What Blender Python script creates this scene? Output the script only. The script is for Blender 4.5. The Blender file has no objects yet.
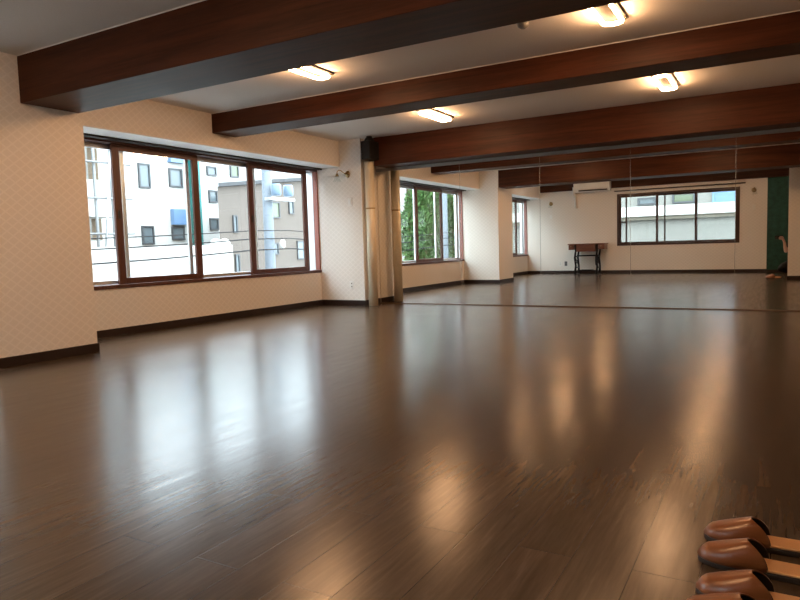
import bpy, bmesh, math, random
from mathutils import Vector, Matrix
random.seed(7)
sc = bpy.context.scene
COL = sc.collection
PI = math.pi

# ------------------------------------------------------------------ materials
def mat(name, base=(.8, .8, .8), rough=.5, metal=0., spec=.5, emit=None, estr=0., coat=0.):
    m = bpy.data.materials.new(name); m.use_nodes = True
    b = m.node_tree.nodes['Principled BSDF']
    b.inputs['Base Color'].default_value = (*base, 1)
    b.inputs['Roughness'].default_value = rough
    b.inputs['Metallic'].default_value = metal
    b.inputs['Specular IOR Level'].default_value = spec
    b.inputs['Coat Weight'].default_value = coat
    if emit:
        b.inputs['Emission Color'].default_value = (*emit, 1)
        b.inputs['Emission Strength'].default_value = estr
    return m

class NT:
    """small node-tree helper"""
    def __init__(s, m): s.t = m.node_tree; s.n = s.t.nodes; s.b = s.n['Principled BSDF']
    def new(s, kind, **kw):
        n = s.n.new(kind)
        for k, v in kw.items():
            if hasattr(n, k): setattr(n, k, v)
            else: n.inputs[k].default_value = v
        return n
    def link(s, a, b): s.t.links.new(a, b)
    def coord(s, scale=(1, 1, 1), rot=(0, 0, 0)):
        c = s.new('ShaderNodeTexCoord'); mp = s.new('ShaderNodeMapping')
        mp.inputs['Scale'].default_value = scale; mp.inputs['Rotation'].default_value = rot
        s.link(c.outputs['Object'], mp.inputs['Vector']); return mp.outputs['Vector']
    def noise(s, vec, scale, detail=4., rough=.55, dist=0.):
        n = s.new('ShaderNodeTexNoise'); n.inputs['Scale'].default_value = scale
        n.inputs['Detail'].default_value = detail; n.inputs['Roughness'].default_value = rough
        n.inputs['Distortion'].default_value = dist
        s.link(vec, n.inputs['Vector']); return n.outputs['Fac']
    def ramp(s, fac, stops):
        r = s.new('ShaderNodeValToRGB'); e = r.color_ramp.elements
        while len(e) > len(stops): e.remove(e[-1])
        while len(e) < len(stops): e.new(.5)
        for el, (p, c) in zip(e, stops): el.position = p; el.color = (*c, 1)
        s.link(fac, r.inputs['Fac']); return r.outputs['Color']
    def math(s, op, a, b=None):
        n = s.new('ShaderNodeMath'); n.operation = op
        for i, v in enumerate((a, b)):
            if v is None: continue
            if isinstance(v, (int, float)): n.inputs[i].default_value = v
            else: s.link(v, n.inputs[i])
        return n.outputs[0]
    def mix(s, fac, a, b, mode='MIX'):
        n = s.new('ShaderNodeMix'); n.data_type = 'RGBA'; n.blend_type = mode
        for sock, v in ((n.inputs[0], fac), (n.inputs[6], a), (n.inputs[7], b)):
            if isinstance(v, (int, float)): sock.default_value = v
            elif isinstance(v, tuple): sock.default_value = (*v, 1)
            else: s.link(v, sock)
        return n.outputs[2]
    def bump(s, h, strength=.2, dist=.01):
        n = s.new('ShaderNodeBump'); n.inputs['Strength'].default_value = strength
        n.inputs['Distance'].default_value = dist
        s.link(h, n.inputs['Height']); s.link(n.outputs['Normal'], s.b.inputs['Normal'])

def wood(name, dark, light, axis='x', rough=.35, scale=1., bump=.08, spec=.5):
    m = mat(name, dark, rough, spec=spec); t = NT(m)
    sc_ = {'x': (.5, 9, 9), 'y': (9, .5, 9), 'z': (9, 9, .5)}[axis]
    v = t.coord(tuple(k * scale for k in sc_))
    n1 = t.noise(v, 2.2, 6, .6, .6); n2 = t.noise(v, 14, 3, .5)
    h = t.math('ADD', t.math('MULTIPLY', n1, .75), t.math('MULTIPLY', n2, .25))
    t.link(t.ramp(h, [(.32, dark), (.68, light)]), t.b.inputs['Base Color'])
    t.bump(h, bump, .004); return m

def wallpaper_mat():
    m = mat('cream_wallpaper', (.72, .63, .52), .55, spec=.3); t = NT(m)
    c = t.new('ShaderNodeTexCoord'); sp = t.new('ShaderNodeSeparateXYZ'); t.link(c.outputs['Object'], sp.inputs[0])
    u = t.math('ADD', sp.outputs[0], sp.outputs[1]); v = t.math('MULTIPLY', sp.outputs[2], 1.25)
    def lines(x):
        f = t.math('ABSOLUTE', t.math('SUBTRACT', t.math('FRACT', t.math('DIVIDE', x, .092)), .5))
        r = t.new('ShaderNodeMapRange'); r.interpolation_type = 'SMOOTHSTEP'
        r.inputs[1].default_value = .34; r.inputs[2].default_value = .46
        t.link(f, r.inputs[0]); return r.outputs[0]
    lat = t.math('MAXIMUM', lines(t.math('ADD', u, v)), lines(t.math('SUBTRACT', u, v)))
    col = t.mix(lat, (.735, .69, .63), (.79, .745, .685))
    t.link(col, t.b.inputs['Base Color'])
    t.link(t.math('SUBTRACT', .62, t.math('MULTIPLY', lat, .2)), t.b.inputs['Roughness'])
    t.bump(t.math('ADD', lat, t.math('MULTIPLY', t.noise(t.coord(), 240, 2), .5)), .12, .002)
    return m

def floor_mat():
    m = mat('dark_brown_plank_floor', (.08, .05, .03), .3, spec=.22); t = NT(m)
    # planks run towards the mirror (y): brick texture with its length along y
    c = t.new('ShaderNodeTexCoord'); mp = t.new('ShaderNodeMapping')
    mp.inputs['Rotation'].default_value = (0, 0, PI / 2); t.link(c.outputs['Object'], mp.inputs['Vector'])
    br = t.new('ShaderNodeTexBrick'); br.offset = .37; br.squash = 1
    for k, v in (('Scale', 1.), ('Mortar Size', .0012), ('Mortar Smooth', .3), ('Bias', 0.), ('Brick Width', 1.2), ('Row Height', .15)):
        br.inputs[k].default_value = v
    br.inputs['Color1'].default_value = (0, 0, 0, 1); br.inputs['Color2'].default_value = (1, 1, 1, 1)
    br.inputs['Mortar'].default_value = (.5, .5, .5, 1)
    t.link(mp.outputs['Vector'], br.inputs['Vector'])
    v = t.coord((10, .8, 1))
    off = t.new('ShaderNodeVectorMath'); off.operation = 'ADD'; t.link(v, off.inputs[0])
    sc2 = t.new('ShaderNodeVectorMath'); sc2.operation = 'SCALE'; sc2.inputs['Scale'].default_value = 7.3
    t.link(br.outputs['Color'], sc2.inputs[0]); t.link(sc2.outputs[0], off.inputs[1])
    g1 = t.noise(off.outputs[0], 1.6, 5, .6, 1.4); g2 = t.noise(off.outputs[0], 9, 4, .55, .3)
    g = t.math('ADD', t.math('MULTIPLY', g1, .6), t.math('MULTIPLY', g2, .4))
    col = t.ramp(g, [(.28, (.042, .0270, .0165)), (.55, (.073, .048, .030)), (.75, (.110, .075, .049))])
    hs = t.new('ShaderNodeHueSaturation'); t.link(col, hs.inputs['Color'])
    t.link(t.math('ADD', t.math('MULTIPLY', br.outputs['Color'], .2), .9), hs.inputs['Value'])
    col = t.mix(br.outputs['Fac'], hs.outputs['Color'], (.018, .010, .007))
    t.link(col, t.b.inputs['Base Color'])
    f1 = t.noise(t.coord((34, 3, 1)), 1.6, 3, .55); f2 = t.noise(t.coord((5, 1.6, 1)), 1.7, 2, .5, .5)
    st = t.noise(t.coord((16, .9, 1)), 1.8, 5, .65, .2)
    t.link(t.math('ADD', t.math('MULTIPLY', t.math('SUBTRACT', st, .5), .17), .225), t.b.inputs['Roughness'])
    h = t.math('SUBTRACT', t.math('ADD', t.math('MULTIPLY', f1, 1.), t.math('MULTIPLY', f2, .25)), t.math('MULTIPLY', br.outputs['Fac'], .25))
    t.bump(h, .11, .004)
    return m

def plaster(name, c, amt=.06, scale=60, rough=.8):
    m = mat(name, c, rough, spec=.3); t = NT(m); n = t.noise(t.coord(), scale, 4, .6)
    t.link(t.ramp(n, [(.3, tuple(k * (1 - amt) for k in c)), (.7, tuple(min(1, k * (1 + amt)) for k in c))]), t.b.inputs['Base Color'])
    t.bump(n, .08, .003); return m

def glass_mat():
    m = bpy.data.materials.new('window_glass'); m.use_nodes = True; t = m.node_tree; t.nodes.clear()
    o = t.nodes.new('ShaderNodeOutputMaterial'); mx = t.nodes.new('ShaderNodeMixShader')
    tr = t.nodes.new('ShaderNodeBsdfTransparent'); tr.inputs[0].default_value = (.95, .97, .96, 1)
    gl = t.nodes.new('ShaderNodeBsdfGlossy'); gl.inputs['Roughness'].default_value = .01
    lw = t.nodes.new('ShaderNodeLayerWeight'); pw = t.nodes.new('ShaderNodeMath'); pw.operation = 'POWER'; pw.inputs[1].default_value = 5
    ad = t.nodes.new('ShaderNodeMath'); ad.operation = 'MULTIPLY_ADD'; ad.inputs[1].default_value = .7; ad.inputs[2].default_value = .035
    lw.inputs[0].default_value = .5; t.links.new(lw.outputs['Facing'], pw.inputs[0]); t.links.new(pw.outputs[0], ad.inputs[0])
    t.links.new(ad.outputs[0], mx.inputs[0]); t.links.new(tr.outputs[0], mx.inputs[1]); t.links.new(gl.outputs[0], mx.inputs[2])
    t.links.new(mx.outputs[0], o.inputs[0]); return m

def foliage_mat(name, a, b):
    m = mat(name, a, .6); t = NT(m); n = t.noise(t.coord(), 6, 3)
    t.link(t.ramp(n, [(.3, a), (.7, b)]), t.b.inputs['Base Color']); return m

M = dict(
    wallpaper=wallpaper_mat(), floor=floor_mat(),
    ceiling=plaster('ceiling_paper', (.68, .645, .60), .05, 90),
    beam=wood('mahogany_beam', (.026, .0075, .0032), (.082, .024, .0095), 'x', .5, .8,   .08, .16),
    base=wood('dark_baseboard', (.010, .004, .0028), (.022, .008, .005), 'y', .4),
    frame=wood('red_brown_window_wood', (.055, .018, .010), (.115, .037, .022), 'z', .4),
    rframe=wood('back_window_wood', (.03, .012, .008), (.06, .025, .016), 'z', .4),
    jamb=wood('reddish_jamb_wood', (.22, .075, .055), (.33, .13, .10), 'z', .4),
    alu=mat('silver_aluminium', (.62, .63, .64), .35, .9),
    rail=mat('dark_bronze_rail', (.06, .05, .045), .4, .7),
    white=plaster('white_paint', (.78, .77, .74), .03, 50, .5),  # on the soffit bottom it stands in for window light
    plastic=mat('white_plastic', (.78, .76, .71), .35),
    pgrey=mat('grey_plastic', (.13, .13, .13), .4),
    slot=mat('dark_slot', (.02, .02, .02), .6),
    glass=glass_mat(),
    mirror=mat('mirror_silver', (.91, .915, .89), .0, 1.),
    edge=mat('mirror_edge', (.6, .6, .56), .25, 1.),
    channel=mat('brown_channel', (.13, .085, .055), .4),
    trim=mat('sheen_grey_trim', (.34, .33, .32), .4, .5),  # grey painted in for the sheen under the mirror beam
    brass=mat('antique_brass', (.42, .30, .14), .3, 1.),
    gold=None, black=plaster('black_housing', (.006, .005, .005), .2, 40, .6),
    tube=mat('lamp_tube', (1, .9, .7), .4, emit=(1, .55, .27), estr=60.),
    tray=mat('lamp_tray', (.011, .008, .005), .6, spec=.05),
    cover=None,
    green=plaster('dark_green_wall', (.018, .075, .058), .35, 9, .6),
    leather=wood('brown_leather', (.165, .052, .015), (.235, .076, .023), 'x', .28, 6, .12),
    lining=mat('black_lining', (.006, .005, .005), .7),
    insole=mat('tan_insole', (.60, .31, .13), .3), sole=mat('dark_sole', (.03, .017, .010), .5),
    iron=mat('black_cast_iron', (.012, .012, .013), .45, .6),
    tablewood=wood('warm_table_wood', (.10, .030, .011), (.19, .066, .026), 'x', .35, 2),
    skin=mat('skin', (.52, .30, .21), .5), cloth=plaster('black_cloth', (.010, .010, .012), .2, 200, .9),
    hair=mat('black_hair', (.010, .008, .007), .5),
    phone=mat('black_phone', (.008, .008, .01), .2),
    # outside
    bwhite=plaster('white_render', (.40, .39, .37), .03, 3, .8), bbeige=plaster('beige_siding', (.105, .086, .073), .05, 4, .8),
    btan=plaster('tan_render', (.11, .078, .05), .06, 3, .8), bgrey=plaster('grey_roof', (.05, .05, .053), .1, 8, .7),
    teal=mat('teal_panel', (.006, .12, .11), .5), blue=mat('blue_panel', (.09, .16, .27), .4),
    wframe=mat('dark_grey_window_frame', (.035, .038, .042), .5), wpane=mat('pale_blue_pane', (.09, .11, .12), .12),
    wpaneg=mat('green_tinted_pane', (.08, .10, .06), .12), pole=plaster('concrete_pole', (.14, .16, .185), .08, 8),
    trafo=mat('light_blue_transformer', (.10, .15, .21), .45), cable=mat('power_cable', (.02, .02, .022), .9, spec=.1),
    ground=plaster('asphalt', (.30, .30, .30), .1, 3, .9), hedge=foliage_mat('leaf_green', (.035, .10, .022), (.12, .22, .065)),
    bark=plaster('bark', (.16, .11, .07), .2, 12, .9), band=plaster('cream_band', (.13, .115, .09), .03, 4, .8),
    pale=plaster('pale_grey_render', (.165, .16, .145), .03, 4, .8),
    goldline=None)
def gold_mat():
    m = mat('gold_pole', (.55, .43, .26), .4, .12); t = NT(m); n = t.noise(t.coord((30, 30, 1.5)), 2, 4)
    t.link(t.ramp(n, [(.3, (.74, .65, .49)), (.7, (.82, .74, .58))]), t.b.inputs['Base Color']); return m
M['gold'] = gold_mat()
def cover_mat():
    m = bpy.data.materials.new('clear_acrylic'); m.use_nodes = True; t = m.node_tree; t.nodes.clear()
    o = t.nodes.new('ShaderNodeOutputMaterial'); mx = t.nodes.new('ShaderNodeMixShader'); mx.inputs[0].default_value = .006
    a = t.nodes.new('ShaderNodeBsdfTransparent'); b = t.nodes.new('ShaderNodeBsdfTranslucent'); b.inputs[0].default_value = (.95, .9, .8, 1)
    t.links.new(a.outputs[0], mx.inputs[1]); t.links.new(b.outputs[0], mx.inputs[2]); t.links.new(mx.outputs[0], o.inputs[0]); return m
M['cover'] = cover_mat()

# ------------------------------------------------------------------ mesh helpers
def box(bm, x0, x1, y0, y1, z0, z1, mi=0):
    vs = [bm.verts.new(p) for p in ((x0, y0, z0), (x1, y0, z0), (x1, y1, z0), (x0, y1, z0), (x0, y0, z1), (x1, y0, z1), (x1, y1, z1), (x0, y1, z1))]
    for f in ((3, 2, 1, 0), (4, 5, 6, 7), (0, 1, 5, 4), (1, 2, 6, 5), (2, 3, 7, 6), (3, 0, 4, 7)):
        bm.faces.new([vs[i] for i in f]).material_index = mi
def tube(bm, pts, r, seg=12, closed=False, cap=True):
    pts = [Vector(p) for p in pts]; n = len(pts); rings = []
    rr = r if isinstance(r, (list, tuple)) else [r] * n
    prev = None
    for i, p in enumerate(pts):
        a = pts[(i - 1) % n] if (i or closed) else p; b = pts[(i + 1) % n] if (i < n - 1 or closed) else p
        d = (b - a).normalized()
        if prev is None:
            u = d.orthogonal().normalized()
        else:
            u = prev - d * prev.dot(d)
            u = u.normalized() if u.length > 1e-6 else d.orthogonal().normalized()
        prev = u; w = d.cross(u)
        rings.append([bm.verts.new(p + (u * math.cos(2 * PI * k / seg) + w * math.sin(2 * PI * k / seg)) * rr[i]) for k in range(seg)])
    m = n if closed else n - 1
    for i in range(m):
        A, B = rings[i], rings[(i + 1) % n]
        for k in range(seg):
            f = bm.faces.new((A[k], A[(k + 1) % seg], B[(k + 1) % seg], B[k])); f.smooth = True
    if cap and not closed:
        bm.faces.new(rings[0][::-1]); bm.faces.new(rings[-1])
def lathe(bm, prof, c=(0, 0, 0), axis='z', seg=24):
    """prof: list of (r, h)"""
    c = Vector(c); rings = []
    for r, h in prof:
        ring = []
        for k in range(seg):
            a = 2 * PI * k / seg; p = (r * math.cos(a), r * math.sin(a), h)
            if axis == 'y': p = (p[0], p[2], p[1])
            if axis == 'x': p = (p[2], p[0], p[1])
            ring.append(bm.verts.new(c + Vector(p)))
        rings.append(ring)
    for A, B in zip(rings, rings[1:]):
        for k in range(seg):
            f = bm.faces.new((A[k], A[(k + 1) % seg], B[(k + 1) % seg], B[k])); f.smooth = True
    if prof[0][0] > 1e-5: bm.faces.new(rings[0][::-1])
    if prof[-1][0] > 1e-5: bm.faces.new(rings[-1])
def prism(bm, outline, z0, z1):
    a = [bm.verts.new((x, y, z0)) for x, y in outline]; b = [bm.verts.new((x, y, z1)) for x, y in outline]
    n = len(a); bm.faces.new(a[::-1]); bm.faces.new(b)
    for i in range(n): bm.faces.new((a[i], a[(i + 1) % n], b[(i + 1) % n], b[i]))
def link(name, bm, m, parent=None, bevel=0., loc=None):
    bmesh.ops.recalc_face_normals(bm, faces=bm.faces)
    me = bpy.data.meshes.new(name); bm.to_mesh(me); bm.free()
    for k in (m if isinstance(m, (list, tuple)) else [m]): me.materials.append(k)
    o = bpy.data.objects.new(name, me); COL.objects.link(o)
    if parent: o.parent = parent
    if loc: o.location = loc
    if bevel:
        b = o.modifiers.new('bevel', 'BEVEL'); b.width = bevel; b.segments = 2; b.limit_method = 'ANGLE'; b.angle_limit = .7
    return o
def tag(o, label, cat, group=None, kind=None):
    o['label'] = label; o['category'] = cat
    if group: o['group'] = group
    if kind: o['kind'] = kind
    return o
def empty(name, loc, label, cat, group=None, kind=None, rz=0):
    o = bpy.data.objects.new(name, None); COL.objects.link(o); o.location = loc; o.rotation_euler = (0, 0, rz); o.empty_display_size = .1
    return tag(o, label, cat, group, kind)
def bx(name, m, parent, *b, bevel=0.):
    bm = bmesh.new(); box(bm, *b); return link(name, bm, m, parent, bevel)
def struct(name, m, boxes, label, cat, bevel=0.):
    bm = bmesh.new()
    for b in boxes: box(bm, *b)
    return tag(link(name, bm, m, None, bevel), label, cat, kind='structure')
def copy_tree(o, parent=None):
    c = o.copy(); COL.objects.link(c)
    if parent: c.parent = parent
    for ch in list(o.children): copy_tree(ch, c)
    return c

# ------------------------------------------------------------------ dimensions (metres, camera above the origin)
H = 2.366
XW, XF, XP = -5.87, -5.473, -5.053           # window wall, boxed soffit, pillar faces
YB, YM, YC = -.684, 8.281, 7.872             # back wall, mirror plane, white wall beside the mirror
P0, P1 = 2.70, 3.541                         # pillar
XC = -5.105                                  # corner of the white wall
XR = 1.7
ZS, ZT, ZF = .505, 1.985, 2.004
T = .2

# ------------------------------------------------------------------ room shell
struct('floor', M['floor'], [(XW - T, XR + T, YB - T, YM + T, -.15, 0)], 'glossy dark brown plank floor of the whole room', 'floor')
struct('ceiling', M['ceiling'], [(XW - T, XR + T, YB - T, YM + T, H, H + .2)], 'pale grey papered ceiling between the dark beams', 'ceiling')
WALLX0 = XW - T
struct('wall_left', M['wallpaper'],
       [(WALLX0, XW, YB, P0, 0, ZS - .02), (WALLX0, XW, P1, YC, 0, ZS - .02),
        (WALLX0, XW, YB, P0, ZT + .012, H), (WALLX0, XW, P1, YC, ZT + .012, H)],
       'cream papered window wall, low parapet under the long windows', 'wall')
struct('wall_pillar', M['wallpaper'], [(WALLX0, XP, P0, P1, 0, H)], 'wide lattice papered pillar at the left edge carrying the nearest beam', 'pillar')
struct('wall_front', M['wallpaper'],
       [(WALLX0, XC, YC, YM + T, 0, H), (XC, XR + T, YM + .007, YM + T, 0, H)],
       'white papered end wall to the left of the mirror with a wall lamp', 'wall')
WX0, WX1, WZ0, WZ1 = -3.50, -.735, .697, 1.997
struct('wall_back', M['wallpaper'],
       [(WALLX0, WX0, YB - T, YB, 0, H), (WX1, -.178, YB - T, YB, 0, H), (WX0, WX1, YB - T, YB, 0, WZ0), (WX0, WX1, YB - T, YB, WZ1, H)],
       'cream back wall with the wide window, seen in the mirror', 'wall')
struct('wall_back_green', M['green'], [(-.178, XR + T, YB - T, YB, 0, H)], 'dark green stretch of back wall at the right of the mirror image', 'wall')
struct('wall_right', M['wallpaper'], [(XR, XR + T, YB, YM + .007, 0, H)], 'cream right side wall outside the picture', 'wall')
struct('wall_partition', M['wallpaper'], [(.201, XR, 2.25, 2.369, 0, H)], 'cream partition wall end at the right edge of the mirror image', 'wall')
# boxed soffits over the two window bays
for i, (a, b, w) in enumerate(((P1, YC, 'long papered boxed soffit above the four pane window'), (YB, P0, 'papered boxed soffit above the window by the back wall'))):
    o = empty('trim_%d' % (i + 1), (XF, a, ZF), w, 'soffit', kind='structure')
    bm = bmesh.new(); box(bm, XW - XF, 0, 0, b - a, .012, H - ZF); link('fascia', bm, M['wallpaper'], o)
    bm = bmesh.new(); box(bm, XW - XF, -.0015, 0.0015, b - a - .0015, 0, .012); link('whitened_underside', bm, M['white'], o)  # papered soffit bottom coloured white for the window light falling on it
# baseboards
BH, BT = .078, .012
def baseboard(name, boxes, label): struct(name, M['base'], boxes, label, 'baseboard', .003)
baseboard('baseboard_left', [(XW, XW + BT, YB, P0, 0, BH), (XW, XW + BT, P1, YC, 0, BH)], 'dark baseboard under the window wall')
baseboard('baseboard_pillar', [(XP, XP + BT, P0 - BT, P1 + BT, 0, BH), (XW + BT, XP, P1, P1 + BT, 0, BH), (XW + BT, XP, P0 - BT, P0, 0, BH)], 'dark baseboard around the papered pillar')
baseboard('baseboard_front', [(XW + BT, XC + BT, YC - BT, YC, 0, BH), (XC, XC + BT, YC, YM, 0, BH)], 'dark baseboard under the white end wall by the gold pole')
baseboard('baseboard_back', [(XW + BT, -.178, YB, YB + BT, 0, BH), (-.178, XR, YB, YB + BT, 0, BH * .8)], 'dark baseboard of the back wall')
baseboard('baseboard_partition', [(.201 - BT, XR, 2.369, 2.369 + BT, 0, BH), (.201 - BT, .201, 2.25, 2.369, 0, BH)], 'dark baseboard of the partition wall end')
# beams
def beam(x0, y0, y1, z0, label, beadside=True):
    o = empty('ceiling_beam', (x0, y0, z0), label, 'beam', 'dark ceiling beams', 'structure')
    bm = bmesh.new(); box(bm, 0, XR - x0, 0, y1 - y0, 0, H - z0); link('casing', bm, M['beam'], o, .004)
    if beadside: bx('cornice_bead', M['white'], o, .004, XR - x0, -.005, 0, H - z0 - .005, H - z0)
    return o
beam(XP, 3.021, 3.509, 2.011, 'nearest and deepest dark wooden beam, its end on the papered pillar')
beam(XF, 5.423, 5.786, 2.152, 'middle dark wooden beam, its end on the boxed soffit above the window')
beam(-4.925, 7.937, YM + .007, 1.974, 'dark wooden beam above the mirror starting at the gold pole', False)
beam(-5.47, YB, -.585, 2.158, 'dark wooden board beam on the back wall above the air conditioner', False)

# ------------------------------------------------------------------ mirror wall
MX = [-4.89, -3.766, -2.641, -1.524, -.397, .72, XR - .003]
names = ['leftmost tall mirror panel, beside the gold pole, showing the long window', 'second mirror panel from the left showing the pillar and small window',
         'middle mirror panel showing the air conditioner and sewing table', 'mirror panel showing most of the wide back window',
         'mirror panel at the right showing the green wall', 'mirror panel beyond the right edge of the picture']
MX[0] = XC + .016
for i in range(6):
    o = empty('mirror_panel', (MX[i], YM, .012), names[i], 'mirror', 'mirror panels on the end wall')
    w = MX[i + 1] - MX[i]; g = .0025
    bx('silvered_glass', M['mirror'], o, g, w - g, 0, .0055, 0, 1.918)
    bx('polished_edge', M['edge'], o, 0, g, .001, .0065, 0, 1.918); bx('polished_edge', M['edge'], o, w - g, w, .001, .0065, 0, 1.918)
struct('trim_3', M['channel'], [(XC + .013, XR - .003, YM - .006, YM + .006, 0, .0115)], 'thin floor channel along the foot of the mirror', 'trim')
struct('trim_4', M['trim'], [(XC + .001, XR - .003, YM - .006, YM + .0065, 1.931, 1.973)], 'thin strip in painted sheen grey between the mirror top and the beam', 'trim')  # its colour imitates window light reflected on the beam's bottom face

# ------------------------------------------------------------------ windows
def sash(parent, name, x, y0, y1, z0, z1, st=.06, rl=.05, th=.03, m=None, along='y', handle=0):
    """one sliding sash: frame ring + glass pane (+ pull handle)"""
    m = m or M['frame']
    def B(bm, u0, u1, za, zb, d0, d1):
        if along == 'y': box(bm, d0, d1, u0, u1, za, zb)
        else: box(bm, u0, u1, d0, d1, za, zb)
    bm = bmesh.new(); d0, d1 = x - th / 2, x + th / 2
    B(bm, y0, y0 + st, z0, z1, d0, d1); B(bm, y1 - st, y1, z0, z1, d0, d1)
    B(bm, y0 + st, y1 - st, z0, z0 + rl, d0, d1); B(bm, y0 + st, y1 - st, z1 - rl, z1, d0, d1)
    s = link(name, bm, m, parent, .004)
    bm = bmesh.new(); B(bm, y0 + st, y1 - st, z0 + rl, z1 - rl, x - .002, x + .002); link('glass_pane', bm, M['glass'], s)
    if handle:
        u = y0 + st / 2 if handle > 0 else y1 - st / 2
        bm = bmesh.new(); zc = (z0 + z1) / 2
        B(bm, u - .013, u + .013, zc - .045, zc + .045, d1, d1 + .014); link('pull_handle', bm, M['rail'], s, .003)
    return s
def window_left(name, a, b, divs, label):
    w = empty(name, (0, 0, 0), label, 'window', kind='structure')
    bm = bmesh.new()
    box(bm, XW - .075, XW - .001, a, a + .025, ZS + .02, ZT - .02); box(bm, XW - .075, XW - .001, b - .025, b, ZS + .02, ZT - .02)
    link('side_jamb', bm, M['jamb'], w, .002)
    bx('sill', M['frame'], w, XW - .149, XW + .018, a + .001, b - .001, ZS - .019, ZS + .019, bevel=.003)
    bx('head_board', M['frame'], w, XW - .13, XW - .001, a, b, ZT - .019, ZT + .011)
    bm = bmesh.new()
    x0, x1 = XW - .19, XW - .131
    box(bm, x0, XW - .0755, a, a + .028, ZS + .02, ZT - .019); box(bm, x0, XW - .0755, b - .028, b, ZS + .02, ZT - .019)
    box(bm, x0, x1 - .02, a, b, ZS - .019, ZS + .0199); box(bm, x0, x1, a, b, ZT - .03, ZT + .011)
    link('aluminium_frame', bm, M['alu'], w, .003)
    for i, (y0, y1) in enumerate(divs):
        inner = i % 2
        if inner: sash(w, 'sash', XW - .055, y0, y1, ZS + .02, ZT - .02, .088, .062, .032, None, 'y', 1)
        else: sash(w, 'outer_sash', XW - .125, y0, y1, ZS + .021, ZT - .031, .05, .04, .028, M['alu'], 'y')
    bm = bmesh.new()
    for dx in (.03, .075): box(bm, XW + dx, XW + dx + .02, a + .01, b - .01, ZF - .022, ZF - .001)
    link('curtain_rail', bm, M['rail'], w, .003)
    return w
window_left('window_1', P1, YC, [(3.57, 4.64), (4.445, 5.60), (5.47, 6.65), (6.44, 7.66)], 'long four pane sliding window with red brown frames and buildings outside')
bx('screen_stile', M['alu'], bpy.data.objects['window_1'], XW - .165, XW - .142, 7.70, 7.74, ZS + .03, ZT - .032)
window_left('window_2', YB, P0, [(YB + .03, .20), (.0, 1.0), (.85, 1.95), (1.72, P0 - .14)], 'second long sliding window between pillar and back wall, seen in the mirror')
w = empty('window_3', (0, 0, 0), 'wide dark framed window in the back wall, seen in the mirror', 'window', kind='structure')
bm = bmesh.new(); fy0, fy1 = YB - .14, YB + .012; e = .045
box(bm, WX0 - .0, WX0 + e, fy0, fy1, WZ0, WZ1); box(bm, WX1 - e, WX1, fy0, fy1, WZ0, WZ1)
box(bm, WX0 + e, WX1 - e, fy0, fy1, WZ0, WZ0 + e); box(bm, WX0 + e, WX1 - e, fy0, fy1, WZ1 - e, WZ1)
link('outer_frame', bm, M['rframe'], w, .003)
for i, (a, b) in enumerate(((WX0 + e, -2.53), (-2.58, -1.64), (-1.70, WX1 - e))):
    sash(w, 'sash', YB - (.10 if i == 1 else .05), a, b, WZ0 + e, WZ1 - e, .05, .045, .03, M['rframe'], 'x')
bx('mullion', M['rframe'], w, -3.30, -3.265, YB - .075, YB - .03, WZ0 + e, WZ1 - e)
bx('screen_stile', M['rframe'], w, -2.40, -2.365, YB - .135, YB - .118, WZ0 + e, WZ1 - e)
bx('crossbar', M['rframe'], w, WX0 + e, -3.30, YB - .075, YB - .03, 1.27, 1.30)
bm = bmesh.new(); tube(bm, [(-3.55, YB + .07, 2.07), (-.62, YB + .07, 2.07)], .013)
for x in (-3.5, -2.1, -.74): box(bm, x - .01, x + .01, YB + .001, YB + .07, 2.06, 2.08)
link('curtain_rail', bm, M['rail'], w)

# ------------------------------------------------------------------ gold pole with black housing
px, py = -4.995, 7.92
o = empty('gold_pole', (px, py, 0), 'floor to ceiling gold pole at the left edge of the mirror', 'pole')
bm = bmesh.new(); lathe(bm, [(.067, .001), (.067, 2.04)], seg=32); link('pipe', bm, M['gold'], o)
bm = bmesh.new(); lathe(bm, [(.0672, 1.372), (.071, 1.375), (.071, 1.389), (.0672, 1.392)], seg=32); link('collar_ring', bm, M['brass'], o)
c = empty('pole_housing', (-4.865, 7.81, 2.0), 'black box shaped housing at the top of the gold pole and beam end', 'housing')
bm = bmesh.new(); box(bm, -.115, .035, -.12, .126, .045, .295); link('case', bm, M['black'], c, .012)
bm = bmesh.new(); lathe(bm, [(.07, .2955), (.068, .315), (.055, .338), (.04, .35), (.04, .364)], (-.04, -.01, 0)); link('dome', bm, M['black'], c)

# ------------------------------------------------------------------ ceiling lamps
def ring_pts(hx, hy, r, n=6):
    pts = []
    for cx, cy, a0 in ((hx - r, hy - r, 0), (-hx + r, hy - r, PI / 2), (-hx + r, -hy + r, PI), (hx - r, -hy + r, 1.5 * PI)):
        for k in range(n + 1): a = a0 + k * PI / 2 / n; pts.append((cx + r * math.cos(a), cy + r * math.sin(a)))
    return pts
def make_lamp():
    o = empty('ceiling_lamp', (0, 0, H), 'x', 'ceiling lamp', 'ceiling lamps between the beams')
    bm = bmesh.new(); prism(bm, ring_pts(.092, .345, .03), -.016, -.0005); link('mounting_tray', bm, M['tray'], o, .004)
    bm = bmesh.new(); tube(bm, [(x, y, -.036) for x, y in ring_pts(.064, .31, .055, 8)], .0135, 12, closed=True); link('glowing_tube', bm, M['tube'], o)
    bm = bmesh.new()
    a = ring_pts(.090, .343, .07); hi = [bm.verts.new((x, y, -.0165)) for x, y in a]; lo = [bm.verts.new((x * .97, y * .99, -.058)) for x, y in a]
    for i in range(len(a)): bm.faces.new((hi[i], hi[(i + 1) % len(a)], lo[(i + 1) % len(a)], lo[i])).smooth = True
    link('clear_side_cover', bm, M['cover'], o)
    return o
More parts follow.
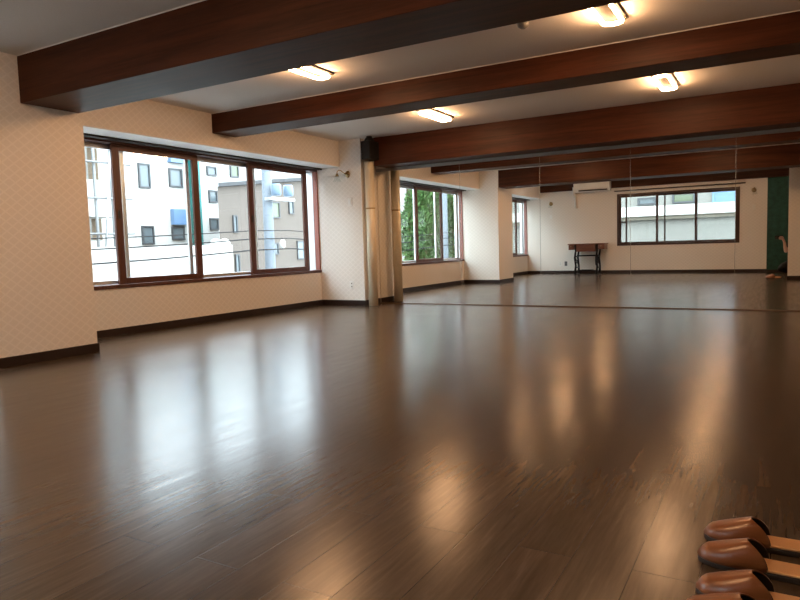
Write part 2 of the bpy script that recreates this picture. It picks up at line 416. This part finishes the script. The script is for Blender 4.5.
LP = [(-3.45, 1.25, 'ceiling lamp above the small window bay, nearest the back wall on the window side'), (-.98, 1.35, 'ceiling lamp nearest the back wall, above the photographer'), (-3.47, 4.51, 'ceiling lamp between the two nearest beams, over the window side'), (-1.0, 4.53, 'largest looking ceiling lamp, between the two nearest beams on the right'),
      (-3.46, 6.97, 'ceiling lamp between middle beam and mirror beam, over the window side'), (-.95, 6.92, 'ceiling lamp between middle beam and mirror beam, on the right')]
lamp = make_lamp()
for i, (x, y, lb) in enumerate(LP):
    l = lamp if i == 0 else copy_tree(lamp)
    l.location = (x, y, H - .0005); l['label'] = lb
# smoke detector
o = empty('smoke_detector', (-1.53, 4.47, H), 'small white smoke detector on the ceiling behind the nearest beam', 'smoke detector')
bm = bmesh.new(); lathe(bm, [(.058, -.0005), (.058, -.014), (.048, -.026), (.0, -.026)][:3]); link('base', bm, M['plastic'], o)
bm = bmesh.new(); lathe(bm, [(.042, -.026), (.038, -.055), (.016, -.07)]); link('sensor_cap', bm, M['pgrey'], o)

# ------------------------------------------------------------------ wall lamps, switches, outlets
def sconce(loc, rz, label):
    o = empty('wall_lamp', loc, label, 'wall lamp', 'brass wall lamps', rz=rz)      # local -y points away from the wall
    bm = bmesh.new(); lathe(bm, [(.05, 0), (.05, -.008), (.036, -.02), (.018, -.03), (.010, -.045)], (0, -.0005, 0), 'y'); link('rosette', bm, M['brass'], o)
    bm = bmesh.new(); tube(bm, [(0, -.03, 0), (-.004, -.075, .02), (-.012, -.115, .05), (-.02, -.15, .05), (-.024, -.17, .025), (-.024, -.172, -.005)], .007, 8); link('curved_arm', bm, M['brass'], o)
    bm = bmesh.new(); lathe(bm, [(.016, .0), (.02, -.02), (.03, -.035)], (-.024, -.172, 0)); link('lamp_holder', bm, M['brass'], o)
    bm = bmesh.new(); lathe(bm, [(.022, -.022), (.034, -.05), (.045, -.085), (.062, -.11)][::1], (-.024, -.172, 0))
    for f in [f for f in bm.faces if len(f.verts) > 4]: bm.faces.remove(f)
    link('glass_shade', bm, M['glass'], o)
    return o
sconce((-5.33, YC, 1.885), -.35, 'brass wall lamp on the white wall between window and gold pole')
sconce((-5.20, YB, 1.853), PI, 'brass wall lamp on the back wall near the left corner, seen in the mirror')
sconce((-.45, YB, 1.896), PI, 'brass wall lamp beside the green wall, seen in the mirror')
def plate(name, loc, rz, label, kind):
    o = empty(name, loc, label, kind, 'white wall plates', rz=rz)
    bx('cover_plate', M['plastic'], o, -.036, .036, -.008, -.0005, -.06, .06, bevel=.003)
    if kind == 'light switch': bx('rocker', M['white'], o, -.017, .017, -.013, -.008, -.03, .03, bevel=.002)
    else:
        for dz in (-.022, .022): bx('socket', M['slot'], o, -.009, .009, -.0086, -.0079, dz - .007, dz + .007, bevel=.0)
    return o
plate('light_switch', (-5.305, YC, 1.49), 0, 'white light switch under the wall lamp on the white wall', 'light switch')
plate('power_outlet', (-5.325, YC, .298), 0, 'white power outlet low on the white wall near the gold pole', 'outlet')
plate('light_switch', (-5.205, YB, 1.51), PI, 'white light switch on the back wall near the left corner, in the mirror', 'light switch')
plate('light_switch', (-.445, YB, 1.507), PI, 'white light switch beside the green wall, in the mirror', 'light switch')
o = plate('power_outlet', (-4.815, YB, .262), PI, 'dark power outlet low on the back wall beside the sewing table', 'outlet')
o.children[0].data = o.children[0].data.copy(); o.children[0].data.materials[0] = M['pgrey']
plate('power_outlet', (-4.97, YB, .262), PI, 'white power outlet on the back wall left of the dark outlet', 'outlet')

# ------------------------------------------------------------------ air conditioner on the back wall
o = empty('air_conditioner', (-4.52, -.585, 2.075), 'white wall air conditioner seen in the mirror above the sewing table', 'air conditioner')
bm = bmesh.new(); prof = [(0, .03), (0, .255), (.19, .255), (.215, .225), (.215, .10), (.17, .03), (.10, .012)]
a = [bm.verts.new((0, y, z)) for y, z in prof]; b = [bm.verts.new((.90, y, z)) for y, z in prof]; bm.faces.new(a); bm.faces.new(b[::-1])
for i in range(len(prof)): bm.faces.new((a[i], a[(i + 1) % 7], b[(i + 1) % 7], b[i]))
link('body', bm, M['plastic'], o, .008)
bx('mounting_plate', M['plastic'], o, .05, .85, -.0988, .001, .035, .082)
bx('louver', M['slot'], o, .13, .84, .13, .222, .032, .062, bevel=.004)
bx('front_panel', M['plastic'], o, .01, .89, .2155, .222, .11, .22, bevel=.004)
bm = bmesh.new(); tube(bm, [(-.035, .05, .16), (-.035, .05, .0), (-.02, -.06, -.06), (.0, -.0665, -.38)], .032, 10); link('pipe_cover', bm, M['plastic'], o)

# ------------------------------------------------------------------ treadle sewing table
o = empty('sewing_table', (-4.64, YB, 0), 'old treadle sewing table with wooden top and black iron legs, in the mirror', 'table')
W_, D0, D1 = .935, .06, .47
bx('table_top', M['tablewood'], o, 0, W_, D0, D1, .755, .78, bevel=.004)
for x0, x1 in ((.02, .15), (W_ - .17, W_ - .02)):
    d = bx('drawer', M['tablewood'], o, x0, x1, D0 + .02, D1 - .02, .625, .754, bevel=.003)
    bm = bmesh.new(); lathe(bm, [(.006, 0), (.012, .012), (.004, .02)], ((x0 + x1) / 2, D1 - .02, .71), 'y', 12); link('knob', bm, M['brass'], d)
bx('apron', M['tablewood'], o, .215, W_ - .25, D0 + .03, D1 - .03, .575, .754, bevel=.003)
for x in (.185, W_ - .21):
    bm = bmesh.new()
    for y in (D0 + .06, D1 - .05):
        tube(bm, [(x, y, .754), (x + .012, y, .6), (x - .012, y + .01, .42), (x + .01, y, .22), (x, y + (.03 if y > .2 else -.03), .012)], [.032, .024, .027, .024, .03], 8)
    for z in (.68, .45, .17): tube(bm, [(x, D0 + .06, z), (x, D1 - .05, z)], .016, 8)
    tube(bm, [(x, D0 + .06, .2), (x, D1 - .05, .44)], .009, 8); tube(bm, [(x, D1 - .05, .2), (x, D0 + .06, .44)], .009, 8)
    box(bm, x - .022, x + .022, D0 + .0, D1 + .02, .001, .02)
    link('leg', bm, M['iron'], o)
bm = bmesh.new(); tube(bm, [(.185, .26, .47), (W_ - .21, .26, .47)], .02, 8); link('crossbar', bm, M['iron'], o)
bm = bmesh.new(); tube(bm, [(.185, .26, .085), (W_ - .21, .26, .085)], .013, 8); link('crossbar', bm, M['iron'], o)
bm = bmesh.new()
for k in range(7): box(bm, .27 + k * .05, .285 + k * .05, .16, .38, .095, .108)
box(bm, .27, .585, .16, .175, .09, .112); box(bm, .27, .585, .365, .38, .09, .112); link('treadle', bm, M['iron'], o)
bm = bmesh.new(); tube(bm, [(W_ - .25, .26 + .13 * math.cos(2 * PI * k / 24), .34 + .13 * math.sin(2 * PI * k / 24)) for k in range(24)], .011, 8, closed=True)
for k in range(3): a = k * PI / 3; tube(bm, [(W_ - .25, .26 - .13 * math.cos(a), .34 - .13 * math.sin(a)), (W_ - .25, .26 + .13 * math.cos(a), .34 + .13 * math.sin(a))], .006, 6)
link('wheel', bm, M['iron'], o)

# ------------------------------------------------------------------ slippers
LS = .262
def half_w(s):                                   # half width of the sole along its length
    if s < .30: return .0425 * max(0, 1 - ((.30 - s) / .30) ** 2.4) ** .55
    if s < .6: return .0425 - .0067 * ((s - .30) / .30)
    if s < .85: return .036 - .001 * (s - .6)
    return .0358 * math.sqrt(max(0, 1 - ((s - .85) / .15) ** 2.4))
def outline(k=1., off=0.):
    pts = []; N = 26
    S = [.5 - .5 * math.cos(PI * i / N) for i in range(N + 1)]
    for s in S: pts.append((off + s * LS, half_w(s) * k))
    for s in S[-2:0:-1]: pts.append((off + s * LS, -half_w(s) * k))
    return pts
def vamp(bm, shrink=0., inner=0.):
    NU, NV = 20, 22; rows = []
    for j in range(NV + 1):
        th = PI * j / NV; row = []
        s_end = .43 + .17 * abs(math.cos(th)) ** 1.5
        for i in range(NU + 1):
            u = i / NU; s = s_end * (1 - (1 - u) ** 1.7)
            s = .004 + s * (1 - .004)
            w = half_w(s) * 1.03 - shrink
            if w < .001: w = .001
            rise = min(1, s / .43)
            h = (.022 + .037 * rise) * min(1, (s / .07)) ** .45 - shrink
            y = w * math.copysign(abs(math.cos(th)) ** .85, math.cos(th)); z = .014 + max(.002, h) * math.sin(th) ** .82
            row.append(bm.verts.new((s * LS + shrink * .5, y, z)))
        rows.append(row)
    for A, B in zip(rows, rows[1:]):
        for i in range(NU):
            f = bm.faces.new((A[i], A[i + 1], B[i + 1], B[i])); f.smooth = True
def make_slipper():
    o = empty('slipper', (0, 0, 0), 'x', 'slipper', 'brown slippers on the floor')
    bm = bmesh.new(); prism(bm, outline(1.0), .0, .014); link('sole', bm, M['sole'], o, .003)
    bm = bmesh.new(); prism(bm, [(x * .985 + .002, y * .96) for x, y in outline(1.)], .014, .0205); link('insole', bm, M['insole'], o, .003)
    bm = bmesh.new(); vamp(bm); v = link('upper', bm, M['leather'], o)
    s = v.modifiers.new('thick', 'SOLIDIFY'); s.thickness = .0022; s.offset = 0
    bm = bmesh.new(); vamp(bm, .0032); link('lining', bm, M['lining'], v)
    return o
SL = [(-.160, 1.918, .03, 'brown leather slipper lying farthest back of the four, partly hidden by its pair'), (-.163, 1.78, -.03, 'large looking brown slipper in front of the farthest one, black lining showing'),
      (-.150, 1.602, .02, 'brown slipper third from the back, toe between its neighbours'), (-.168, 1.485, -.02, 'nearest brown slipper, cut off by the bottom edge of the picture')]
s0 = make_slipper()
for i, (x, y, rz, lb) in enumerate(SL):
    s = s0 if i == 0 else copy_tree(s0)
    s.location = (x, y, .0005); s.rotation_euler = (0, 0, rz); s['label'] = lb

# ------------------------------------------------------------------ the person kneeling with the phone (seen only in the mirror)
def skin_mesh(name, verts, edges, m, parent, root=0, sub=2):
    me = bpy.data.meshes.new(name); me.from_pydata([v[:3] for v in verts], edges, []); me.materials.append(m)
    o = bpy.data.objects.new(name, me); COL.objects.link(o)
    if parent: o.parent = parent
    sm = o.modifiers.new('skin', 'SKIN'); sm.use_smooth_shade = True
    for i, v in enumerate(verts):
        d = me.skin_vertices[0].data[i]; r = v[3]
        d.radius = r if isinstance(r, tuple) else (r, r); d.use_root = (i == root)
    ss = o.modifiers.new('sub', 'SUBSURF'); ss.levels = sub; ss.render_levels = sub
    return o
def chain(V, E, start, pts):
    """append a limb to the vertex list, hanging on vertex 'start'; returns indices"""
    idx = []; prev = start
    for p in pts:
        V.append(p); k = len(V) - 1; idx.append(k)
        if prev is not None: E.append((prev, k))
        prev = k
    return idx
bx0 = .44                                           # body axis
V = [(bx0, -.34, .25, (.14, .11))]; E = []
sp = chain(V, E, 0, [(bx0, -.33, .38, (.125, .095)), (bx0, -.31, .54, (.14, .10)), (bx0, -.295, .69, (.125, .085)), (bx0, -.285, .755, (.052, .05)), (bx0, -.265, .79, .046), (bx0, -.245, .845, (.066, .078)), (bx0, -.242, .925, (.076, .094)), (bx0, -.25, .995, (.058, .072))])
la = chain(V, E, sp[2], [(bx0 - .155, -.28, .69, .052), (bx0 - .215, -.19, .56, .045), (bx0 - .245, -.10, .47, .039), (bx0 - .262, -.075, .59, .034), (bx0 - .275, -.055, .69, .024), (bx0 - .30, -.045, .74, (.03, .02))])
ra = chain(V, E, sp[2], [(bx0 + .155, -.28, .69, .052), (bx0 + .20, -.21, .56, .045), (bx0 + .20, -.14, .44, .039), (bx0 + .17, -.02, .36, .033), (bx0 + .14, .06, .315, .024), (bx0 + .13, .11, .30, (.036, .018))])
for s_ in (-1, 1):
    hip = chain(V, E, 0, [(bx0 + s_ * .10, -.28, .21, .095), (bx0 + s_ * (.26 if s_ < 0 else .20), -.06, .165, .085), (bx0 + s_ * (.35 if s_ < 0 else .22), .12, .11, .065), (bx0 + s_ * .20, -.06, .065, .055), (bx0 + s_ * .13, -.26, .06, .052), (bx0 + s_ * .10, -.40, .042, .034), (bx0 + s_ * .09, -.50, .03, (.04, .022))])
def finger(start, pts, r): chain(V, E, start, [(*p, r * (1 - .12 * i)) for i, p in enumerate(pts)])
h = la[-1]; hx = bx0 - .30
for k, ln in enumerate((.070, .078, .074, .060)):   # fingers behind the phone back, curled towards the lens side
    z = .752 + .019 * k - .005
    finger(h, [(hx - .004, -.012, z), (hx - .022, .012, z + .004), (hx - .022 - ln * .45, .014, z + .006), (hx - .022 - ln * .8, .010, z + .006)], .0085)
finger(h, [(hx - .005, -.055, .755), (hx - .028, -.045, .778), (hx - .055, -.030, .79)], .010)
h = ra[-1]; hx = bx0 + .13
for k, ln in enumerate((.066, .076, .070, .054)):
    x = hx - .028 + .019 * k
    finger(h, [(x, .145, .298), (x - .002, .145 + ln * .5, .288), (x - .003, .145 + ln * .9, .268)], .0085)
finger(h, [(hx - .034, .10, .295), (hx - .05, .13, .285), (hx - .052, .155, .272)], .0095)
per = empty('person', (bx0, -.3, 0), 'person in black clothes kneeling and holding up a phone, seen in the mirror', 'person')
def under(o):
    o.parent = per; o.matrix_parent_inverse = Matrix.Translation((-bx0, .3, 0)); return o
under(skin_mesh('body', V, E, M['skin'], None))
# face
bm = bmesh.new()
lathe(bm, [(.002, .102), (.009, .096), (.013, .082), (.004, .07)], (bx0, -.245, .89), 'y', 10); under(link('nose', bm, M['skin']))
for s_ in (-1, 1):
    bm = bmesh.new(); bmesh.ops.create_uvsphere(bm, u_segments=12, v_segments=8, radius=.011, matrix=Matrix.Translation((bx0 + s_ * .03, -.163, .922))); under(link('eye', bm, M['lining']))
    bm = bmesh.new(); bmesh.ops.create_uvsphere(bm, u_segments=12, v_segments=8, radius=.03, matrix=Matrix.Translation((bx0 + s_ * .075, -.245, .905)) @ Matrix.Diagonal((.35, .7, 1, 1))); under(link('ear', bm, M['skin']))
bm = bmesh.new(); bmesh.ops.create_uvsphere(bm, u_segments=12, v_segments=8, radius=.02, matrix=Matrix.Translation((bx0, -.166, .855)) @ Matrix.Diagonal((1.1, .4, .3, 1))); under(link('mouth', bm, mat('lips', (.4, .14, .12), .5)))
bm = bmesh.new(); bmesh.ops.create_uvsphere(bm, u_segments=24, v_segments=16, radius=.098, matrix=Matrix.Translation((bx0, -.258, .950)) @ Matrix.Diagonal((.9, 1.02, .95, 1)))
bmesh.ops.delete(bm, geom=[v for v in bm.verts if v.co.y > -.20 and v.co.z < .965 or v.co.z < .875], context='VERTS')
for f in bm.faces: f.smooth = True
hr = under(link('hair', bm, M['hair'])); hr.modifiers.new('t', 'SOLIDIFY').thickness = .012
g = .014
cv = lambda pts: [(p[0], p[1], p[2], tuple(q + g for q in p[3]) if isinstance(p[3], tuple) else p[3] + g) for p in pts]
tv = cv([(bx0, -.335, .12, (.185, .155))] + [V[i] for i in sp[:3]] + [V[la[0]], V[la[1]], V[ra[0]], V[ra[1]]])
tv[1] = (bx0, -.33, .36, (.168, .14))
e5 = tuple(.75 * a + .25 * b for a, b in zip(V[la[1]][:3], V[la[2]][:3])); e6 = tuple(.75 * a + .25 * b for a, b in zip(V[ra[1]][:3], V[ra[2]][:3]))
tv += [(*e5, .058), (*e6, .058)]
under(skin_mesh('shirt', tv, [(0, 1), (1, 2), (2, 3), (3, 4), (4, 5), (3, 6), (6, 7), (5, 8), (7, 9)], M['cloth'], None))
tv = cv([(bx0, -.34, .27, (.135, .105))]); te = []
for s_ in (-1, 1):
    chain(tv, te, 0, cv([(bx0 + s_ * .10, -.28, .21, .095), (bx0 + s_ * (.26 if s_ < 0 else .20), -.06, .165, .085), (bx0 + s_ * (.35 if s_ < 0 else .22), .12, .11, .065), (bx0 + s_ * .20, -.06, .068, .05), (bx0 + s_ * .13, -.26, .064, .046), (bx0 + s_ * .105, -.37, .05, .034)]))
under(skin_mesh('trousers', tv, te, M['cloth'], None))
ph = empty('phone', (0, -.004, .82), 'black phone held up in front of the mirror by the kneeling person', 'phone')
bx('case', M['phone'], ph, -.014, .138, -.010, -.002, -.062, .014, bevel=.003)
bx('screen', M['phone'], ph, -.010, .134, -.0108, -.0101, -.058, .010)
bm = bmesh.new()
for dx, dz in ((.008, -.012), (.008, -.034)): lathe(bm, [(.006, -.002), (.006, .0005), (.003, .0008)], (dx, 0, dz), 'y', 14)
link('camera_lens', bm, M['slot'], ph)

# ------------------------------------------------------------------ outside: ground, houses, pole, wires, trees
GZ = -3.3
struct('ground', M['ground'], [(-60, 30, -50, 60, GZ - .2, GZ)], 'grey street ground outside below the windows', 'ground')
def building(name, label, x, y0, y1, z1, depth, m, wins, face='x', coping=.12, roof=None):
    """front face at x (facing the room) or, for face 'y', at y; wins: (u0,u1,z0,z1,pane material)"""
    o = empty(name, (0, 0, 0), label, 'building')
    def B(bm, d0, d1, u0, u1, z0, zz): box(bm, x + d0, x + d1, u0, u1, z0, zz) if face == 'x' else box(bm, u0, u1, x + d0, x + d1, z0, zz)
    bm = bmesh.new(); B(bm, -depth, 0, y0, y1, GZ, z1); link('wall', bm, m, o)
    bm = bmesh.new(); B(bm, -depth - .1, .12, y0 - .1, y1 + .1, z1, z1 + coping); link('roof_edge', bm, roof or M['bgrey'], o)
    for (a, b, z0, zz, pm) in wins:
        bm = bmesh.new(); t = .06
        B(bm, .001, .07, a, a + t, z0, zz); B(bm, .001, .07, b - t, b, z0, zz); B(bm, .001, .07, a + t, b - t, z0, z0 + t); B(bm, .001, .07, a + t, b - t, zz - t, zz)
        w = link('window', bm, M['wframe'] if pm != M['blue'] else M['blue'], o)
        bm = bmesh.new(); B(bm, .001, .03, a + t, b - t, z0 + t, zz - t); link('pane', bm, pm, w)
    return o
WP = M['wpane']; WG = M['wpaneg']; BL = M['blue']
A = building('apartment_building', 'white apartment building with small grey windows and a teal strip, through the window', -20, 14.0, 26, 5.7, 8, M['bwhite'],
             [(16.07, 16.58, 3.25, 4.14, WP), (16.07, 16.6, 1.2, 1.88, WP), (17.45, 18.08, 3.37, 4.08, WP), (17.44, 18.05, 1.36, 1.88, WP),
              (19.38, 19.9, 3.95, 4.33, WP), (19.42, 19.88, 2.87, 3.37, WP), (19.4, 19.87, 1.76, 2.24, WP), (20.69, 21.2, 3.98, 4.6, WG)])
bx('teal_strip', M['teal'], A, -19.99, -19.6, 18.28, 18.66, 1.15, 5.7)
bx('balcony_screen', BL, A, -19.99, -19.8, 17.44, 18.12, 4.29, 5.2); bx('balcony_screen', BL, A, -19.99, -19.8, 17.44, 18.08, 1.94, 2.53)
bx('ledge', M['band'], A, -19.99, -19.7, 14.1, 18.9, .92, 1.03)
Bb = empty('beige_house', (0, 0, 0), 'beige house with sloping grey roof edge and narrow windows, through the window', 'building')
bm = bmesh.new()
pr = [(13.96, GZ), (18.9, GZ), (18.9, 3.30), (13.96, 2.72)]
fa = [bm.verts.new((-14, y, z)) for y, z in pr]; ba = [bm.verts.new((-18, y + 4.1, z)) for y, z in pr]
bm.faces.new(fa); bm.faces.new(ba[::-1])
for i in range(4): bm.faces.new((fa[i], fa[(i + 1) % 4], ba[(i + 1) % 4], ba[i]))
link('wall', bm, M['bbeige'], Bb)
bm = bmesh.new(); pr = [(13.85, 2.71), (19.0, 3.31), (19.0, 3.42), (13.85, 2.82)]
fa = [bm.verts.new((-13.85, y, z)) for y, z in pr]; ba = [bm.verts.new((-18.1, y + 4.25, z)) for y, z in pr]
bm.faces.new(fa); bm.faces.new(ba[::-1])
for i in range(4): bm.faces.new((fa[i], fa[(i + 1) % 4], ba[(i + 1) % 4], ba[i]))
link('roof_edge', bm, M['bgrey'], Bb)
for a, b, z0, z1, pm in ((14.5, 14.68, 1.40, 1.92, WP), (14.52, 14.70, .22, .76, WP), (16.24, 16.64, 1.88, 2.40, WG), (17.11, 17.36, 2.03, 2.47, WP), (16.26, 16.50, .70, 1.09, WP), (17.46, 17.86, .52, 1.14, WP)):
    bm = bmesh.new(); t = .04
    box(bm, -13.999, -13.95, a, a + t, z0, z1); box(bm, -13.999, -13.95, b - t, b, z0, z1); box(bm, -13.999, -13.95, a + t, b - t, z0, z0 + t); box(bm, -13.999, -13.95, a + t, b - t, z1 - t, z1)
    w = link('window', bm, M['wframe'], Bb); bx('pane', pm, w, -13.999, -13.98, a + t, b - t, z0 + t, z1 - t)
o = empty('garden_wall', (0, 0, 0), 'low white boundary wall with rounded caps in front of the beige house', 'wall')
bx('wall_slab', M['bwhite'], o, -10.3, -10.05, 6.0, 10.38, GZ, .98)
bm = bmesh.new()
for y in (10.02, 10.27): bmesh.ops.create_uvsphere(bm, u_segments=16, v_segments=10, radius=.12, matrix=Matrix.Translation((-10.17, y, 1.0)))
for f in bm.faces: f.smooth = True
link('rounded_cap', bm, M['bwhite'], o)
# left neighbour with balconies and pipes
C = empty('balcony_house', (0, 0, 0), 'tan house with white balcony fronts and scaffold pipes at the left window pane', 'building')
bx('wall', M['btan'], C, -17, -12.6, 2.0, 9.12, GZ, 6); 
for z0, z1 in ((-1.2, -.1), (.25, 1.14), (1.62, 2.36), (3.2, 3.9)): bx('balcony_front', M['bwhite'], C, -12.6, -11.9, 2.2, 9.05, z0, z1)
bx('side_pillar', M['pale'], C, -12.59, -11.95, 8.15, 8.42, GZ, 6)
o = empty('scaffold', (0, 0, 0), 'thin grey scaffold pipes in front of the tan balcony house', 'scaffold')
for y in (8.05, 8.30, 8.68, 8.95):
    bm = bmesh.new(); tube(bm, [(-11.6, y, GZ), (-11.6, y, 5)], .03, 8); link('upright_pipe', bm, M['pgrey'], o)
for z in (.55, 1.25, 1.95, 2.65):
    bm = bmesh.new(); tube(bm, [(-11.54, 7.0, z), (-11.54, 9.1, z + .02)], .022, 8); link('cross_pipe', bm, M['pgrey'], o)
bm = bmesh.new(); tube(bm, [(-11.5, 8.35, .7), (-11.5, 8.62, 2.9)], .02, 8); link('brace_pipe', bm, M['alu'], o)
# utility pole
o = empty('utility_pole', (-10, 11.5, GZ), 'pale concrete utility pole with light blue transformers, through the window', 'utility pole')
bm = bmesh.new(); tube(bm, [(0, 0, 0), (0, 0, 8.8)], [.13, .10], 16); link('post', bm, M['pole'], o)
for dy in (-.02, .40):
    bm = bmesh.new(); lathe(bm, [(.09, 5.36), (.115, 5.39), (.115, 5.58), (.09, 5.62)], (.28, dy, 0)); link('transformer', bm, M['trafo'], o)
bx('bracket', M['alu'], o, .09, .3, -.2, .6, 5.26, 5.32)
bm = bmesh.new(); box(bm, -.05, .05, -.9, .9, 6.2, 6.28); link('crossarm', bm, M['alu'], o)
bm = bmesh.new(); lathe(bm, [(.02, 4.18), (.06, 4.21), (.065, 4.33), (.03, 4.38)], (.2, .22, 0)); link('street_light', bm, M['bwhite'], o)
for i, (x, z, r, lb) in enumerate(((-9.81, .90, .014, 'lowest power line crossing the view of the white building'), (-9.80, 1.32, .010, 'thin power line above the lowest one, outside the window'),
                      (-9.84, 1.14, .012, 'power line just above the lowest one, outside the window'), (-9.815, 2.98, .010, 'highest power line on the utility pole crossarm outside'))):
    bm = bmesh.new(); pts = []
    for k in range(29):
        y = -14 + k * 1.3; u = ((y - 11.5) % 16) / 16; pts.append((x, y, z - .25 * 4 * u * (1 - u) + .0))
    tube(bm, pts, r, 6); tag(link('power_line', bm, M['cable']), lb, 'cable', 'power lines outside')
# things outside that the mirror shows
building('neighbour_building', 'pale building behind the trees, seen in the mirror through the long window', -17, -14, -3.5, 7, 6, M['bwhite'], [(-9.5, -8.3, .6, 1.8, WP), (-6.0, -5.0, .6, 1.8, WP)])
building('corner_building', 'tan building with blue windows, seen in the mirror through the small window', -12.5, -24, -15.2, 6.5, 6, M['btan'], [(-18.5, -16.4, 2.7, 3.6, BL), (-18.5, -16.4, .2, 1.2, WP)])
def tree(loc, rx, rz, n, lb):
    o = empty('tree', loc, lb, 'tree', 'trees outside the long window')
    bm = bmesh.new(); tube(bm, [(0, 0, 0), (.08, .05, 2.4), (0, -.05, 4.2)], [.16, .12, .05], 10); link('trunk', bm, M['bark'], o)
    bm = bmesh.new(); rnd = random.Random(n)
    for k in range(n):
        th = rnd.uniform(0, 2 * PI); zz = rnd.uniform(-1, 1); r = rnd.uniform(.35, 1) ** .5
        c = Vector((rx * r * math.cos(th) * math.sqrt(1 - zz * zz), rx * r * math.sin(th) * math.sqrt(1 - zz * zz), 4.6 + rz * r * zz))
        a = Vector((rnd.gauss(0, 1), rnd.gauss(0, 1), rnd.gauss(0, 1))).normalized(); b = a.orthogonal().normalized(); s = rnd.uniform(.08, .17)
        c2 = a.cross(b)
        bm.faces.new([bm.verts.new(c + a * s), bm.verts.new(c + b * s * .45), bm.verts.new(c - a * s), bm.verts.new(c - b * s * .45)])
    f = link('foliage', bm, M['hedge'], o)
    return o
tree((-12.6, -7.5, GZ), 1.0, 2.3, 4500, 'leafy green tree outside, left of the pale post in the mirrored window')
tree((-13.0, -9.7, GZ), 1.1, 2.3, 4500, 'leafy green tree outside, right of the pale post in the mirrored window')
bm = bmesh.new(); tube(bm, [(-11.2, -6.6, GZ), (-11.2, -6.6, 6)], .11, 14); tag(link('lamp_post', bm, M['pole']), 'pale post between the two trees outside, in the mirrored window', 'post')
F = building('opposite_building', 'pale building with bands behind the back window, seen in the mirror', -7, -9, 4, 5.5, 7, M['pale'],
             [(-4.1, -3.5, 2.0, 2.25, WP), (-3.0, -2.3, 2.0, 2.35, WG), (-1.8, -1.05, 1.95, 2.4, BL)], face='y')
bx('cream_band', M['bwhite'], F, -8.9, 3.9, -6.99, -6.7, 1.62, 1.95); bx('lower_band', M['band'], F, -8.9, 3.9, -6.99, -6.8, 1.50, 1.62)  # lower band: narrow strip in a darker cream tone

# ------------------------------------------------------------------ light
wd = bpy.data.worlds.new('overcast_sky'); sc.world = wd; wd.use_nodes = True
bg = wd.node_tree.nodes['Background']; bg.inputs[0].default_value = (.78, .90, 1.0, 1); bg.inputs[1].default_value = 5.8

# ------------------------------------------------------------------ camera
cam = bpy.data.cameras.new('camera'); co = bpy.data.objects.new('camera', cam); COL.objects.link(co)
Fw = Vector((-0.49708698, 0.86399856, -0.08006886)); R = Vector((0.86758386, 0.49641383, -0.02952222)); U = Vector((-0.01424014, 0.08414156, 0.99635205))
co.matrix_world = Matrix(((R.x, U.x, -Fw.x, 0), (R.y, U.y, -Fw.y, 0), (R.z, U.z, -Fw.z, .82), (0, 0, 0, 1)))
cam.sensor_width = 36; cam.lens = 654.05 * 36 / 800; cam.clip_start = .01; cam.clip_end = 200
sc.camera = co
sc.view_settings.view_transform = 'Standard'; sc.view_settings.look = 'None'; sc.view_settings.gamma = 1; sc.view_settings.use_curve_mapping = False
sc.view_settings.exposure = 1.1
sc.cycles.use_denoising = True
sc.cycles.max_bounces = 12; sc.cycles.diffuse_bounces = 6; sc.cycles.glossy_bounces = 6
sc.cycles.sample_clamp_indirect = 8
